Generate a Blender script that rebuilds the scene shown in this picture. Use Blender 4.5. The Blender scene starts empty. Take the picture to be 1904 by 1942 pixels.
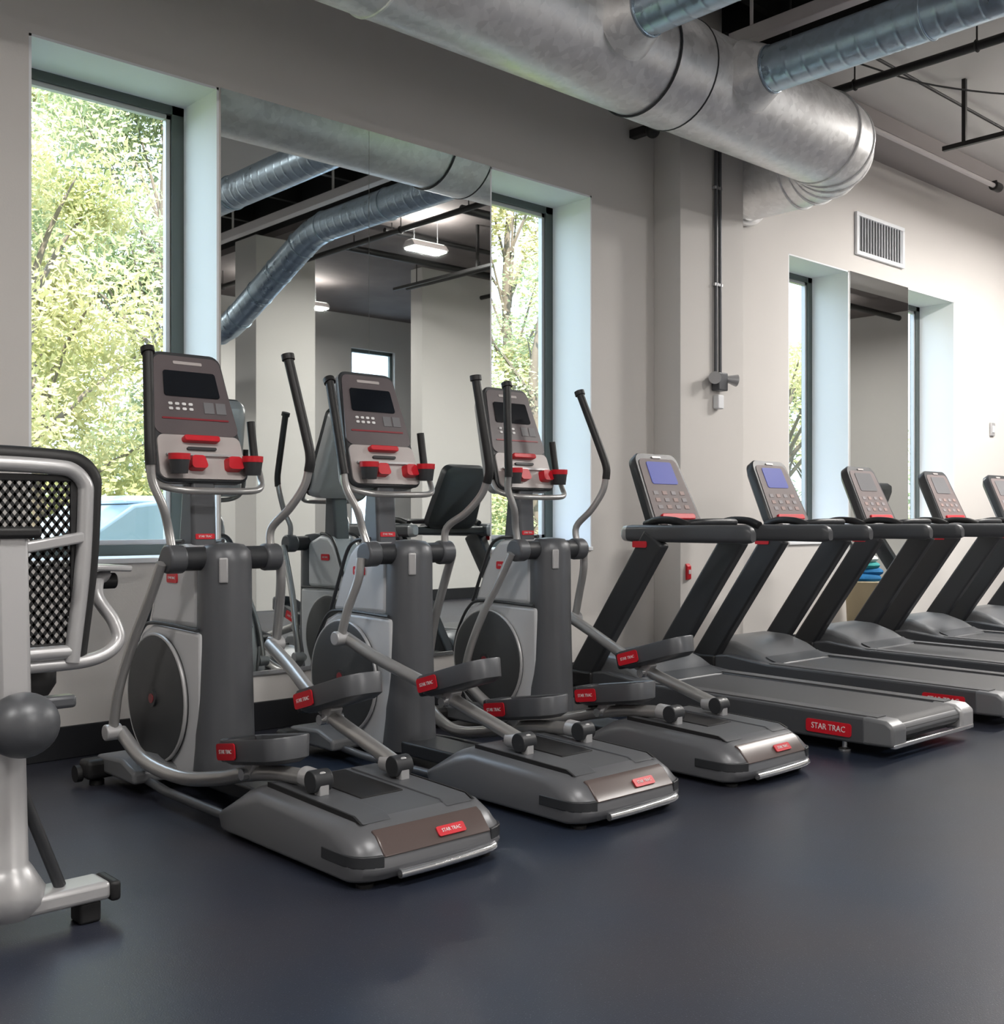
import bpy, bmesh, math, random
from mathutils import Vector, Matrix
random.seed(7)
R = math.radians
SC = bpy.context.scene
COL = SC.collection

# ------------------------------------------------------------------ camera
cam_d = bpy.data.cameras.new('camera')
cam = bpy.data.objects.new('camera', cam_d); COL.objects.link(cam)
cam_d.sensor_fit = 'HORIZONTAL'; cam_d.sensor_width = 36.0
cam_d.lens = 2089 / 1904 * 36.0
cam_d.shift_y = 14 / 1904
cam_d.clip_start = 0.05; cam_d.clip_end = 500
cam.location = (0, 0, 1.1)
cam.rotation_euler = (R(90), 0, R(-42.5))
SC.camera = cam

# ------------------------------------------------------------------ world, sun, exposure
wd = bpy.data.worlds.new('world'); SC.world = wd; wd.use_nodes = True
nt = wd.node_tree; nt.nodes.clear()
wo = nt.nodes.new('ShaderNodeOutputWorld'); bg = nt.nodes.new('ShaderNodeBackground')
bg.inputs[0].default_value = (0.66, 0.83, 1.0, 1); bg.inputs[1].default_value = 3.3
nt.links.new(bg.outputs[0], wo.inputs[0])
sd = bpy.data.lights.new('sun', 'SUN'); sd.energy = 9.0; sd.angle = R(1.0); sd.color = (1.0, 0.93, 0.80)
sun = bpy.data.objects.new('sun', sd); COL.objects.link(sun)
sun.rotation_euler = (R(42), 0, R(-28))
SC.view_settings.view_transform = 'Standard'
SC.view_settings.look = 'None'
SC.view_settings.gamma = 1.0
SC.view_settings.use_curve_mapping = False
SC.view_settings.exposure = 0.5
LAMP_W = 105.0

# ------------------------------------------------------------------ materials
MATS = {}
def mat(name, col=(0.5,0.5,0.5), rough=0.5, metal=0.0, bump=0.0, bscale=60.0, var=0.0, vscale=3.0,
        emit=None, estr=0.0, coat=0.0, spec=0.5, aniso=None):
    if name in MATS: return MATS[name]
    m = bpy.data.materials.new(name); m.use_nodes = True
    n = m.node_tree.nodes; l = m.node_tree.links
    p = n['Principled BSDF']
    p.inputs['Base Color'].default_value = (*col, 1)
    p.inputs['Roughness'].default_value = rough
    p.inputs['Metallic'].default_value = metal
    p.inputs['Specular IOR Level'].default_value = spec
    if coat: p.inputs['Coat Weight'].default_value = coat
    tc = n.new('ShaderNodeTexCoord')
    if var > 0:
        nz = n.new('ShaderNodeTexNoise'); nz.inputs['Scale'].default_value = vscale; nz.inputs['Detail'].default_value = 5
        l.new(tc.outputs['Object'], nz.inputs['Vector'])
        mx = n.new('ShaderNodeMix'); mx.data_type = 'RGBA'
        mx.inputs[6].default_value = (*[max(0, c*(1-var)) for c in col], 1)
        mx.inputs[7].default_value = (*[min(1, c*(1+var)) for c in col], 1)
        l.new(nz.outputs['Fac'], mx.inputs[0]); l.new(mx.outputs[2], p.inputs['Base Color'])
    if bump > 0:
        nb = n.new('ShaderNodeTexNoise'); nb.inputs['Scale'].default_value = bscale; nb.inputs['Detail'].default_value = 3
        l.new(tc.outputs['Object'], nb.inputs['Vector'])
        b = n.new('ShaderNodeBump'); b.inputs['Strength'].default_value = bump; b.inputs['Distance'].default_value = 0.01
        l.new(nb.outputs['Fac'], b.inputs['Height']); l.new(b.outputs[0], p.inputs['Normal'])
    if emit:
        p.inputs['Emission Color'].default_value = (*emit, 1); p.inputs['Emission Strength'].default_value = estr
    MATS[name] = m
    return m

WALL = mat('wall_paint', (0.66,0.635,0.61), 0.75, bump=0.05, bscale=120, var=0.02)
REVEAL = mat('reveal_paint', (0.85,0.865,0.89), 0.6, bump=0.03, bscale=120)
CEIL = mat('ceiling_paint', (0.66,0.63,0.61), 0.85, bump=0.15, bscale=12, var=0.06, vscale=1.2)
VOID = mat('black_deck', (0.012,0.012,0.012), 0.9, bump=0.1)
BASE = mat('black_cove', (0.012,0.013,0.016), 0.45, bump=0.02)
SILVER = mat('silver_paint', (0.50,0.50,0.51), 0.33, 0.35, bump=0.01, bscale=300)
SHELL = mat('light_shell', (0.62,0.63,0.65), 0.35, 0.1, bump=0.01, bscale=200)
TUBE = mat('silver_tube', (0.46,0.455,0.45), 0.28, 0.6, bump=0.01, bscale=200)
CHROME = mat('bright_metal', (0.75,0.76,0.78), 0.2, 0.9, bump=0.01, bscale=200)
GREY = mat('grey_plastic', (0.105,0.110,0.120), 0.38, 0.25, bump=0.02, bscale=300)
TAILM = mat('tail_shell', (0.138,0.142,0.153), 0.36, 0.25, bump=0.02, bscale=300)
CHAR = mat('charcoal_plastic', (0.030,0.032,0.036), 0.42, bump=0.03, bscale=300)
DECKM = mat('treadmill_frame', (0.07,0.073,0.08), 0.4, bump=0.03, bscale=300)
HOODM = mat('motor_hood', (0.17,0.175,0.185), 0.38, 0.1, bump=0.02, bscale=300)
BELT = mat('running_belt', (0.06,0.06,0.063), 0.55, bump=0.2, bscale=500)
BLACK = mat('black_rubber', (0.012,0.012,0.013), 0.5, bump=0.05, bscale=400)
DISC = mat('disc_plastic', (0.05,0.052,0.055), 0.5, bump=0.02, bscale=300)
RED = mat('red_plastic', (0.62,0.012,0.025), 0.35, bump=0.01, bscale=200)
DARKRED = mat('dark_red', (0.25,0.02,0.03), 0.35, bump=0.01, bscale=200)
WHITE = mat('white_print', (0.8,0.8,0.8), 0.5, bump=0.01, bscale=200)
FACE = mat('console_face', (0.12,0.10,0.105), 0.35, bump=0.01, bscale=200, var=0.08, vscale=8)
FACE2 = mat('treadmill_console_face', (0.20,0.165,0.165), 0.55, spec=0.25, bump=0.01, bscale=200, var=0.1, vscale=8)
TRAYM = mat('pale_tray', (0.50,0.46,0.45), 0.3, bump=0.01, bscale=200)
SCREEN = mat('dark_screen', (0.008,0.010,0.014), 0.12, bump=0.004, bscale=50, var=0.3)
BLUESCR = mat('blue_screen', (0.05,0.06,0.22), 0.5, spec=0.2, emit=(0.12,0.15,0.62), estr=0.22, bump=0.003, bscale=50)
GREYSCR = mat('grey_screen', (0.20,0.20,0.21), 0.2, bump=0.003, bscale=50, var=0.2)
BLKPIPE = mat('black_pipe', (0.015,0.014,0.014), 0.5, bump=0.03)
WHPIPE = mat('white_pipe', (0.62,0.58,0.58), 0.5, bump=0.03)
FRAME = mat('window_frame', (0.085,0.105,0.10), 0.4, 0.2, bump=0.02)
BARK = mat('bark', (0.17,0.14,0.11), 0.9, bump=0.8, bscale=20, var=0.3)
GRASS = mat('grass', (0.16,0.21,0.06), 0.9, bump=0.6, bscale=15, var=0.4)
CARP = mat('car_paint', (0.48,0.58,0.68), 0.2, 0.3, coat=0.6, bump=0.003)
CARG = mat('car_glass', (0.38,0.48,0.55), 0.08, bump=0.002, spec=1.0)
BLUECL = mat('blue_cloth', (0.01,0.16,0.38), 0.85, bump=0.2)
TEALCL = mat('teal_cloth', (0.05,0.36,0.36), 0.85, bump=0.2)
BINM = mat('tan_bin', (0.55,0.46,0.30), 0.6, bump=0.05, var=0.15)

def floor_mat():
    m = mat('rubber_floor', (0.04,0.045,0.055), 0.36)
    n = m.node_tree.nodes; l = m.node_tree.links; p = n['Principled BSDF']
    tc = n.new('ShaderNodeTexCoord')
    a = n.new('ShaderNodeTexNoise'); a.inputs['Scale'].default_value = 0.9; a.inputs['Detail'].default_value = 4
    l.new(tc.outputs['Object'], a.inputs['Vector'])
    r = n.new('ShaderNodeValToRGB')
    r.color_ramp.elements[0].color = (0.016,0.026,0.048,1); r.color_ramp.elements[0].position = 0.3  # blue-grey rubber, made bluer for the sky the windows reflect in it
    r.color_ramp.elements[1].color = (0.032,0.030,0.038,1); r.color_ramp.elements[1].position = 0.7
    l.new(a.outputs['Fac'], r.inputs[0])
    s = n.new('ShaderNodeTexNoise'); s.inputs['Scale'].default_value = 260
    l.new(tc.outputs['Object'], s.inputs['Vector'])
    sr = n.new('ShaderNodeValToRGB'); sr.color_ramp.elements[0].position = 0.66; sr.color_ramp.elements[1].position = 0.70
    l.new(s.outputs['Fac'], sr.inputs[0])
    mx = n.new('ShaderNodeMix'); mx.data_type = 'RGBA'; mx.inputs[7].default_value = (0.13,0.14,0.16,1)
    l.new(sr.outputs[0], mx.inputs[0]); l.new(r.outputs[0], mx.inputs[6]); l.new(mx.outputs[2], p.inputs['Base Color'])
    rr = n.new('ShaderNodeMapRange'); rr.inputs['To Min'].default_value = 0.29; rr.inputs['To Max'].default_value = 0.42
    l.new(a.outputs['Fac'], rr.inputs['Value']); l.new(rr.outputs[0], p.inputs['Roughness'])
    b = n.new('ShaderNodeBump'); b.inputs['Strength'].default_value = 0.12; b.inputs['Distance'].default_value = 0.004
    l.new(s.outputs['Fac'], b.inputs['Height']); l.new(b.outputs[0], p.inputs['Normal'])
    return m
FLOOR = floor_mat()

def duct_mat(name, axis, col, rough, pitch, ridge, metal):
    m = mat(name, col, rough, metal)
    n = m.node_tree.nodes; l = m.node_tree.links; p = n['Principled BSDF']
    tc = n.new('ShaderNodeTexCoord')
    nz = n.new('ShaderNodeTexNoise'); nz.inputs['Scale'].default_value = 5; nz.inputs['Detail'].default_value = 6
    l.new(tc.outputs['Object'], nz.inputs['Vector'])
    vo = n.new('ShaderNodeTexVoronoi'); vo.inputs['Scale'].default_value = 26
    l.new(tc.outputs['Object'], vo.inputs['Vector'])
    ad = n.new('ShaderNodeMath'); ad.operation = 'ADD'
    l.new(nz.outputs['Fac'], ad.inputs[0])
    sx = n.new('ShaderNodeSeparateColor'); l.new(vo.outputs['Color'], sx.inputs[0])
    ml = n.new('ShaderNodeMath'); ml.operation = 'MULTIPLY'; ml.inputs[1].default_value = 0.35
    l.new(sx.outputs[0], ml.inputs[0]); l.new(ml.outputs[0], ad.inputs[1])
    mr = n.new('ShaderNodeMapRange'); mr.inputs['From Min'].default_value = 0.35; mr.inputs['From Max'].default_value = 1.0
    mr.inputs['To Min'].default_value = rough-0.08; mr.inputs['To Max'].default_value = rough+0.12
    l.new(ad.outputs[0], mr.inputs['Value']); l.new(mr.outputs[0], p.inputs['Roughness'])
    mx = n.new('ShaderNodeMix'); mx.data_type = 'RGBA'
    mx.inputs[6].default_value = (*[c*0.68 for c in col],1); mx.inputs[7].default_value = (*[min(1,c*1.1) for c in col],1)
    l.new(ad.outputs[0], mx.inputs[0]); l.new(mx.outputs[2], p.inputs['Base Color'])
    wv = n.new('ShaderNodeTexWave'); wv.wave_type = 'BANDS'; wv.bands_direction = axis
    wv.inputs['Scale'].default_value = 0.314/pitch; wv.inputs['Distortion'].default_value = 0.0
    l.new(tc.outputs['Object'], wv.inputs['Vector'])
    pw = n.new('ShaderNodeMath'); pw.operation = 'POWER'; pw.inputs[1].default_value = 14
    l.new(wv.outputs['Fac'], pw.inputs[0])
    b2 = n.new('ShaderNodeBump'); b2.inputs['Strength'].default_value = ridge; b2.inputs['Distance'].default_value = 0.01
    l.new(pw.outputs[0], b2.inputs['Height'])
    b = n.new('ShaderNodeBump'); b.inputs['Strength'].default_value = 0.10; b.inputs['Distance'].default_value = 0.01
    l.new(nz.outputs['Fac'], b.inputs['Height']); l.new(b2.outputs[0], b.inputs['Normal'])
    l.new(b.outputs[0], p.inputs['Normal'])
    return m
DUCTX = duct_mat('galvanized_main', 'X', (0.90,0.90,0.90), 0.42, 0.30, 0.05, 0.6)
DUCTY = duct_mat('galvanized_branch', 'Y', (0.47,0.58,0.68), 0.32, 0.11, 0.16, 0.92)

def mirror_mat():
    m = mat('mirror_glass', (0.80,0.84,0.83), 0.012, 1.0)
    return m
MIRROR = mirror_mat()
def glass_mat():
    m = bpy.data.materials.new('window_glass'); m.use_nodes = True
    n = m.node_tree.nodes; l = m.node_tree.links; n.clear()
    o = n.new('ShaderNodeOutputMaterial'); mx = n.new('ShaderNodeMixShader')
    t = n.new('ShaderNodeBsdfTransparent'); t.inputs[0].default_value = (0.96,0.97,0.98,1)
    g = n.new('ShaderNodeBsdfGlossy'); g.inputs['Roughness'].default_value = 0.02
    f = n.new('ShaderNodeFresnel'); ge = n.new('ShaderNodeNewGeometry')      # same IOR from both faces of the thin pane
    mi = n.new('ShaderNodeMapRange'); mi.inputs['To Min'].default_value = 1.4; mi.inputs['To Max'].default_value = 1/1.4
    l.new(ge.outputs['Backfacing'], mi.inputs['Value']); l.new(mi.outputs[0], f.inputs[0])
    l.new(f.outputs[0], mx.inputs[0]); l.new(t.outputs[0], mx.inputs[1]); l.new(g.outputs[0], mx.inputs[2]); l.new(mx.outputs[0], o.inputs[0])
    return m
GLASS = glass_mat()
def leaf_mat(name, c1, c2):
    m = bpy.data.materials.new(name); m.use_nodes = True
    n = m.node_tree.nodes; l = m.node_tree.links; n.clear()
    o = n.new('ShaderNodeOutputMaterial'); mx = n.new('ShaderNodeMixShader'); mx.inputs[0].default_value = 0.45
    d = n.new('ShaderNodeBsdfDiffuse'); t = n.new('ShaderNodeBsdfTranslucent')
    tc = n.new('ShaderNodeTexCoord'); nz = n.new('ShaderNodeTexNoise'); nz.inputs['Scale'].default_value = 0.9; nz.inputs['Detail'].default_value = 6
    l.new(tc.outputs['Object'], nz.inputs['Vector'])
    r = n.new('ShaderNodeValToRGB'); r.color_ramp.elements[0].position = 0.35; r.color_ramp.elements[1].position = 0.65
    r.color_ramp.elements[0].color = (*c1,1); r.color_ramp.elements[1].color = (*c2,1)
    l.new(nz.outputs['Fac'], r.inputs[0])
    l.new(r.outputs[0], d.inputs[0]); l.new(r.outputs[0], t.inputs[0])
    l.new(d.outputs[0], mx.inputs[1]); l.new(t.outputs[0], mx.inputs[2]); l.new(mx.outputs[0], o.inputs[0])
    return m
LEAF_Y = leaf_mat('leaves_yellow_green', (0.42,0.43,0.19), (0.74,0.68,0.42))
LEAF_G = leaf_mat('leaves_green', (0.30,0.37,0.20), (0.54,0.56,0.36))

# ------------------------------------------------------------------ mesh builder
def catmull(pts, n=6):
    P = [Vector(p) for p in pts]
    if len(P) < 3: return P
    out = []
    Q = [P[0]*2-P[1]] + P + [P[-1]*2-P[-2]]
    for i in range(1, len(Q)-2):
        a,b,c,d = Q[i-1],Q[i],Q[i+1],Q[i+2]
        for k in range(n):
            t = k/n
            out.append(0.5*((2*b)+(c-a)*t+(2*a-5*b+4*c-d)*t*t+(3*b-a-3*c+d)*t*t*t))
    out.append(P[-1]); return out

class MB:
    def __init__(s, M=None): s.v=[]; s.f=[]; s.M=M
    def _add(s, vs, fs):
        o = len(s.v)
        for p in vs:
            p = Vector(p)
            s.v.append(s.M @ p if s.M else p)
        for f in fs: s.f.append([i+o for i in f])
        return s
    def box(s, c, size, rot=None):
        hx,hy,hz = [k/2 for k in size]
        vs = [Vector((x,y,z)) for x in (-hx,hx) for y in (-hy,hy) for z in (-hz,hz)]
        if rot is not None: vs = [rot @ p for p in vs]
        c = Vector(c)
        return s._add([p+c for p in vs], [(0,1,3,2),(4,6,7,5),(0,4,5,1),(2,3,7,6),(0,2,6,4),(1,5,7,3)])
    def bx(s, x0,x1,y0,y1,z0,z1):
        return s.box(((x0+x1)/2,(y0+y1)/2,(z0+z1)/2),(x1-x0,y1-y0,z1-z0))
    def beam(s, p0, p1, w, h, side=(1,0,0)):
        # box between two points; w along 'side', h along the other normal
        p0=Vector(p0); p1=Vector(p1); d=(p1-p0).normalized(); sx=Vector(side); sx=(sx-d*sx.dot(d)).normalized(); up=d.cross(sx)
        vs=[]
        for p in (p0,p1):
            for a,b in ((-1,-1),(1,-1),(1,1),(-1,1)): vs.append(p+sx*a*w/2+up*b*h/2)
        return s._add(vs,[(3,2,1,0),(4,5,6,7),(0,1,5,4),(1,2,6,5),(2,3,7,6),(3,0,4,7)])
    def tube(s, pts, r, n=12, smooth=0, caps=True):
        P = catmull(pts, smooth) if smooth else [Vector(p) for p in pts]
        rs = r if isinstance(r,(list,tuple)) else None
        m = len(P); vs=[]; fs=[]
        t0=(P[1]-P[0]).normalized()
        u = t0.orthogonal().normalized()
        for i in range(m):
            if i==0: t=(P[1]-P[0])
            elif i==m-1: t=(P[-1]-P[-2])
            else: t=(P[i+1]-P[i]).normalized()+(P[i]-P[i-1]).normalized()
            t=t.normalized(); u=(u-t*u.dot(t)).normalized(); w=t.cross(u)
            if rs:
                x=i/(m-1)*(len(rs)-1); k=min(int(x),len(rs)-2); rr=rs[k]+(rs[k+1]-rs[k])*(x-k)
            else: rr=r
            for j in range(n):
                a=2*math.pi*j/n; vs.append(P[i]+u*math.cos(a)*rr+w*math.sin(a)*rr)
        for i in range(m-1):
            for j in range(n):
                k=(j+1)%n; fs.append((i*n+j,i*n+k,(i+1)*n+k,(i+1)*n+j))
        if caps: fs.append(tuple(range(n-1,-1,-1))); fs.append(tuple((m-1)*n+j for j in range(n)))
        return s._add(vs,fs)
    def cyl(s, p0, p1, r0, r1=None, n=20): 
        return s.tube([p0,p1], [r0, r0 if r1 is None else r1], n)
    def ring(s, c, axis, R_, r, n=32, m=8):
        a=Vector(axis).normalized(); u=a.orthogonal().normalized(); w=a.cross(u); c=Vector(c); vs=[]; fs=[]
        for i in range(n):
            t=2*math.pi*i/n; d=u*math.cos(t)+w*math.sin(t)
            for j in range(m):
                q=2*math.pi*j/m; vs.append(c+d*(R_+r*math.cos(q))+a*r*math.sin(q))
        for i in range(n):
            for j in range(m):
                i2=(i+1)%n; j2=(j+1)%m; fs.append((i*m+j,i2*m+j,i2*m+j2,i*m+j2))
        return s._add(vs,fs)
    def lathe(s, prof, c=(0,0,0), n=28, sx=1.0, sy=1.0):
        c=Vector(c); vs=[]; fs=[]; m=len(prof)
        for (r,z) in prof:
            for j in range(n):
                a=2*math.pi*j/n; vs.append(c+Vector((r*math.cos(a)*sx,r*math.sin(a)*sy,z)))
        for i in range(m-1):
            for j in range(n):
                k=(j+1)%n; fs.append((i*n+j,i*n+k,(i+1)*n+k,(i+1)*n+j))
        fs.append(tuple(range(n-1,-1,-1))); fs.append(tuple((m-1)*n+j for j in range(n)))
        return s._add(vs,fs)
    def prism_x(s, prof, x0, x1):      # profile in (y,z), extruded along x
        n=len(prof); vs=[(x0,a,b) for a,b in prof]+[(x1,a,b) for a,b in prof]
        fs=[tuple(range(n)), tuple(range(2*n-1,n-1,-1))]+[(i,n+i,n+(i+1)%n,(i+1)%n) for i in range(n)]
        return s._add(vs,fs)
    def prism_z(s, prof, z0, z1):      # profile in (x,y), extruded along z
        n=len(prof); vs=[(a,b,z0) for a,b in prof]+[(a,b,z1) for a,b in prof]
        fs=[tuple(range(n-1,-1,-1)), tuple(range(n,2*n))]+[(i,(i+1)%n,n+(i+1)%n,n+i) for i in range(n)]
        return s._add(vs,fs)
    def loft(s, rings):
        n=len(rings[0]); vs=[p for r in rings for p in r]; fs=[]
        for i in range(len(rings)-1):
            for j in range(n):
                k=(j+1)%n; fs.append((i*n+j,i*n+k,(i+1)*n+k,(i+1)*n+j))
        fs.append(tuple(range(n-1,-1,-1))); fs.append(tuple((len(rings)-1)*n+j for j in range(n)))
        return s._add(vs,fs)
    def sphere(s, c, r, n=20, m=12, sz=(1,1,1)):
        prof=[]; vs=[]; fs=[]; c=Vector(c)
        for i in range(m+1):
            p=math.pi*i/m
            for j in range(n):
                a=2*math.pi*j/n
                vs.append(c+Vector((r*sz[0]*math.sin(p)*math.cos(a), r*sz[1]*math.sin(p)*math.sin(a), -r*sz[2]*math.cos(p))))
        for i in range(m):
            for j in range(n):
                k=(j+1)%n; fs.append((i*n+j,i*n+k,(i+1)*n+k,(i+1)*n+j))
        return s._add(vs,fs)
    def build(s, name, m, parent=None, bevel=0.0, seg=3, smooth=True, ang=40):
        me=bpy.data.meshes.new(name); me.from_pydata([tuple(p) for p in s.v],[],s.f)
        bm=bmesh.new(); bm.from_mesh(me); bmesh.ops.remove_doubles(bm, verts=bm.verts, dist=1e-6); bmesh.ops.recalc_face_normals(bm, faces=bm.faces); bm.to_mesh(me); bm.free()
        me.materials.append(m)
        if smooth:
            me.shade_smooth(); me.set_sharp_from_angle(angle=R(ang))
        o=bpy.data.objects.new(name, me); COL.objects.link(o)
        if parent: o.parent=parent
        if bevel>0:
            b=o.modifiers.new('bevel','BEVEL'); b.width=bevel; b.segments=seg; b.limit_method='ANGLE'; b.angle_limit=R(35); b.harden_normals=False
        return o

def rrect(w, h, r, n=5, wt=None, y0=0.0):
    """rounded outline, bottom at y0, height h, bottom width w, top width wt"""
    wt = w if wt is None else wt
    cs=[(-w/2+r,y0+r,180),(w/2-r,y0+r,270),(wt/2-r,y0+h-r,0),(-wt/2+r,y0+h-r,90)]
    out=[]
    for cx,cy,a0 in cs:
        for k in range(n+1):
            a=R(a0+90*k/n); out.append((cx+r*math.cos(a),cy+r*math.sin(a)))
    return out
def plane_frame(o, vdir):
    """matrix: local x lateral, y up along vdir, z out of the panel"""
    v=Vector(vdir).normalized(); u=Vector((1,0,0)); w=u.cross(v)
    M=Matrix((u,v,w)).transposed().to_4x4(); M.translation=Vector(o); return M

def empty(name, loc, rz=0):
    o=bpy.data.objects.new(name,None); COL.objects.link(o); o.location=loc; o.rotation_euler=(0,0,rz); o.empty_display_size=0.1; return o
def tag(o, label=None, cat=None, group=None, kind=None):
    if label: o['label']=label
    if cat: o['category']=cat
    if group: o['group']=group
    if kind: o['kind']=kind
    return o
def struct(o): o['kind']='structure'; return o
def copy_tree(o, parent=None):
    c=o.copy(); COL.objects.link(c); c.parent=parent
    for ch in list(o.children): copy_tree(ch, c)
    return c
_TXT={}
def text_mesh(txt, m):
    k=(txt,m.name)
    if k not in _TXT:
        cu=bpy.data.curves.new('lettering','FONT'); cu.body=txt; cu.size=1.0; cu.align_x='CENTER'; cu.align_y='CENTER'; cu.extrude=0.01; cu.resolution_u=2
        ob=bpy.data.objects.new('tmp_text',cu); COL.objects.link(ob); bpy.context.view_layer.update()
        me=bpy.data.meshes.new_from_object(ob.evaluated_get(bpy.context.evaluated_depsgraph_get()))
        bpy.data.objects.remove(ob); me.materials.append(m); me.name='lettering'
        _TXT[k]=me
    return _TXT[k]
def badge(parent, c, u, v, w, h, m=RED, txt='STAR TRAC', tw=0.8, label=None, tm=None):
    """flat printed badge: centre c, right direction u, up v"""
    u=Vector(u).normalized(); v=Vector(v); v=(v-u*v.dot(u)).normalized(); n=u.cross(v)
    M=Matrix((u,v,n)).transposed().to_4x4(); M.translation=Vector(c)
    b=MB(M); b.prism_z(rrect(w,h,min(w,h)*0.2,3,y0=-h/2),-0.002,0.003)
    o=b.build('badge',m,parent)
    if label: o['label']=label
    if txt:
        t=bpy.data.objects.new('lettering',text_mesh(txt,tm or WHITE)); COL.objects.link(t); t.parent=o
        sc=w*tw/ (len(txt)*0.66)
        t.matrix_local=M @ Matrix.Translation((0,0,0.0035)) @ Matrix.Diagonal((sc,min(sc*1.15,h*0.9),0.08,1))
    return o

# ================================================================== SETTING
WY=5.09; WT=0.45; TOPW=3.29; SILL=0.89; CZ=4.5
XL,XR,YB=-3.5,17.0,-5.0
struct(MB().bx(XL,XR,YB-0.2,WY+WT,-0.1,0).build('floor',FLOOR))
# back wall with four window openings
wins=[(1.778,2.716),(4.566,5.488),(7.86,8.81),(9.87,10.83)]
w=MB()
w.bx(XL-0.2,XR+0.2,WY,WY+WT,0,SILL); w.bx(XL-0.2,XR+0.2,WY,WY+WT,TOPW,5.2)
xs=[XL-0.2]+[k for a in wins for k in a]+[XR+0.2]
for i in range(0,len(xs),2): w.bx(xs[i],xs[i+1],WY,WY+WT,SILL,TOPW)
wall_back=struct(w.build('wall_back',WALL))
struct(MB().bx(6.14,6.89,4.85,WY,0,4.39).build('wall_pilaster',WALL,bevel=0.004))
# reveals (white lining of each opening), frames, glass, sills
for i,(a,b) in enumerate(wins):
    win=empty('window_%d'%(i+1),((a+b)/2,WY,SILL)); struct(win)
    hw=(b-a)/2; H=TOPW-SILL
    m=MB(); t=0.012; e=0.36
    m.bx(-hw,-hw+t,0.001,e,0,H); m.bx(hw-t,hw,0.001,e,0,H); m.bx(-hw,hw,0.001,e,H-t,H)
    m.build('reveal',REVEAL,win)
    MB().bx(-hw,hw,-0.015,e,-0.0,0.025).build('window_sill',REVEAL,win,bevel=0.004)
    f=MB(); k=0.06
    for (x0,x1,z0,z1) in ((-hw,-hw+k,0.02,H),(hw-k-0.02,hw,0.02,H),(-hw,hw,H-k,H),(-hw,hw,0.02,0.02+k)): f.bx(x0,x1,e-0.0,e+0.07,z0,z1)
    f.build('window_frame',FRAME,win,bevel=0.003)
    g=MB()
    k2=0.025
    for (x0,x1,z0,z1) in ((-hw+k,-hw+k+k2,0.08,H-k),(hw-k-0.02-k2,hw-k-0.02,0.08,H-k),(-hw+k,hw-k-0.02,H-k-k2,H-k),(-hw+k,hw-k-0.02,0.08,0.08+k2)): g.bx(x0,x1,e+0.015,e+0.05,z0,z1)
    g.build('glazing_bead',SILVER,win,bevel=0.002)
    MB().bx(-hw+k,hw-k,e+0.03,e+0.036,0.08,H-k).build('pane',GLASS,win)
# cove base
def cove(name,x0,x1,y):
    struct(MB().bx(x0,x1,y-0.012,y,0,0.15).build(name,BASE,bevel=0.004))
cove('baseboard_back',XL,6.14,WY); cove('baseboard_back_far',6.89,XR,WY); 
b=MB(); b.bx(6.128,6.902,4.838,4.85,0,0.15); b.bx(6.128,6.14,4.838,WY-0.013,0,0.15); b.bx(6.89,6.902,4.838,WY-0.013,0,0.15)
struct(b.build('baseboard_pilaster',BASE,bevel=0.003))
# other walls of the room
struct(MB().bx(XL-0.2,XL,YB-0.2,WY,0,5.2).build('wall_left',WALL))
struct(MB().bx(XR,XR+0.2,YB-0.2,WY,0,5.2).build('wall_right',WALL))
w=MB(); wx=(10.5,11.4)
w.bx(XL,wx[0],YB-0.2,YB,0,5.2); w.bx(wx[1],XR,YB-0.2,YB,0,5.2); w.bx(wx[0],wx[1],YB-0.2,YB,0,0.9); w.bx(wx[0],wx[1],YB-0.2,YB,3.95,5.2)
struct(w.build('wall_front',WALL))
wn=empty('window_5',(10.95,YB,0.9)); struct(wn)
f=MB()
for (x0,x1,z0,z1) in ((-0.45,-0.39,0,3.05),(0.39,0.45,0,3.05),(-0.45,0.45,2.99,3.05),(-0.45,0.45,0,0.06)): f.bx(x0,x1,-0.12,-0.06,z0,z1)
f.build('window_frame',FRAME,wn,bevel=0.003); MB().bx(-0.4,0.4,-0.1,-0.094,0.05,3.0).build('pane',GLASS,wn)
struct(MB().bx(6.71,7.54,-2.0,-1.5,0,CZ).build('wall_column',WALL,bevel=0.005))
struct(MB().bx(9.23,XR,-1.75,-1.5,0,CZ).build('wall_partition',WALL,bevel=0.005))
struct(MB().bx(9.23,XR,-1.5,-1.488,0,0.15).build('baseboard_partition',BASE,bevel=0.003))
# ceiling with a black open slot over the branch ducts
c=MB(); c.bx(XL,5.7,YB,WY,CZ,CZ+0.08); c.bx(6.95,XR,1.7,WY,CZ,CZ+0.08); struct(c.build('ceiling',CEIL))
struct(MB().bx(6.95,XR,YB,1.7,CZ,CZ+0.08).build('ceiling_bare_deck',mat('bare_deck',(0.17,0.145,0.14),0.85,bump=0.3,bscale=9,var=0.3,vscale=2)))
c=MB(); c.bx(5.66,6.99,YB,WY,5.05,5.1); c.bx(5.66,5.7,YB,WY,CZ+0.08,5.06); c.bx(6.95,6.99,YB,WY,CZ+0.08,5.06)
void=struct(c.build('ceiling_void',VOID))
struct(MB().bx(XL-0.4,XR+0.4,YB-0.4,WY+WT+0.3,5.2,5.35).build('sun_block_roof',VOID))  # unseen slab over the whole room, added to block the sun
struct(MB().bx(6.95,XR,4.64,WY,4.36,CZ).build('trim_1',mat('ledger_paint',(0.36,0.33,0.32),0.8,bump=0.1),bevel=0.004))     # ledger along the wall head
# joists crossing the slot
for i in range(9):
    y=4.6-i*1.1
    o=MB().bx(5.7,6.95,y-0.03,y+0.03,4.78,4.98).build('joist',BLKPIPE); o.parent=void

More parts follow.
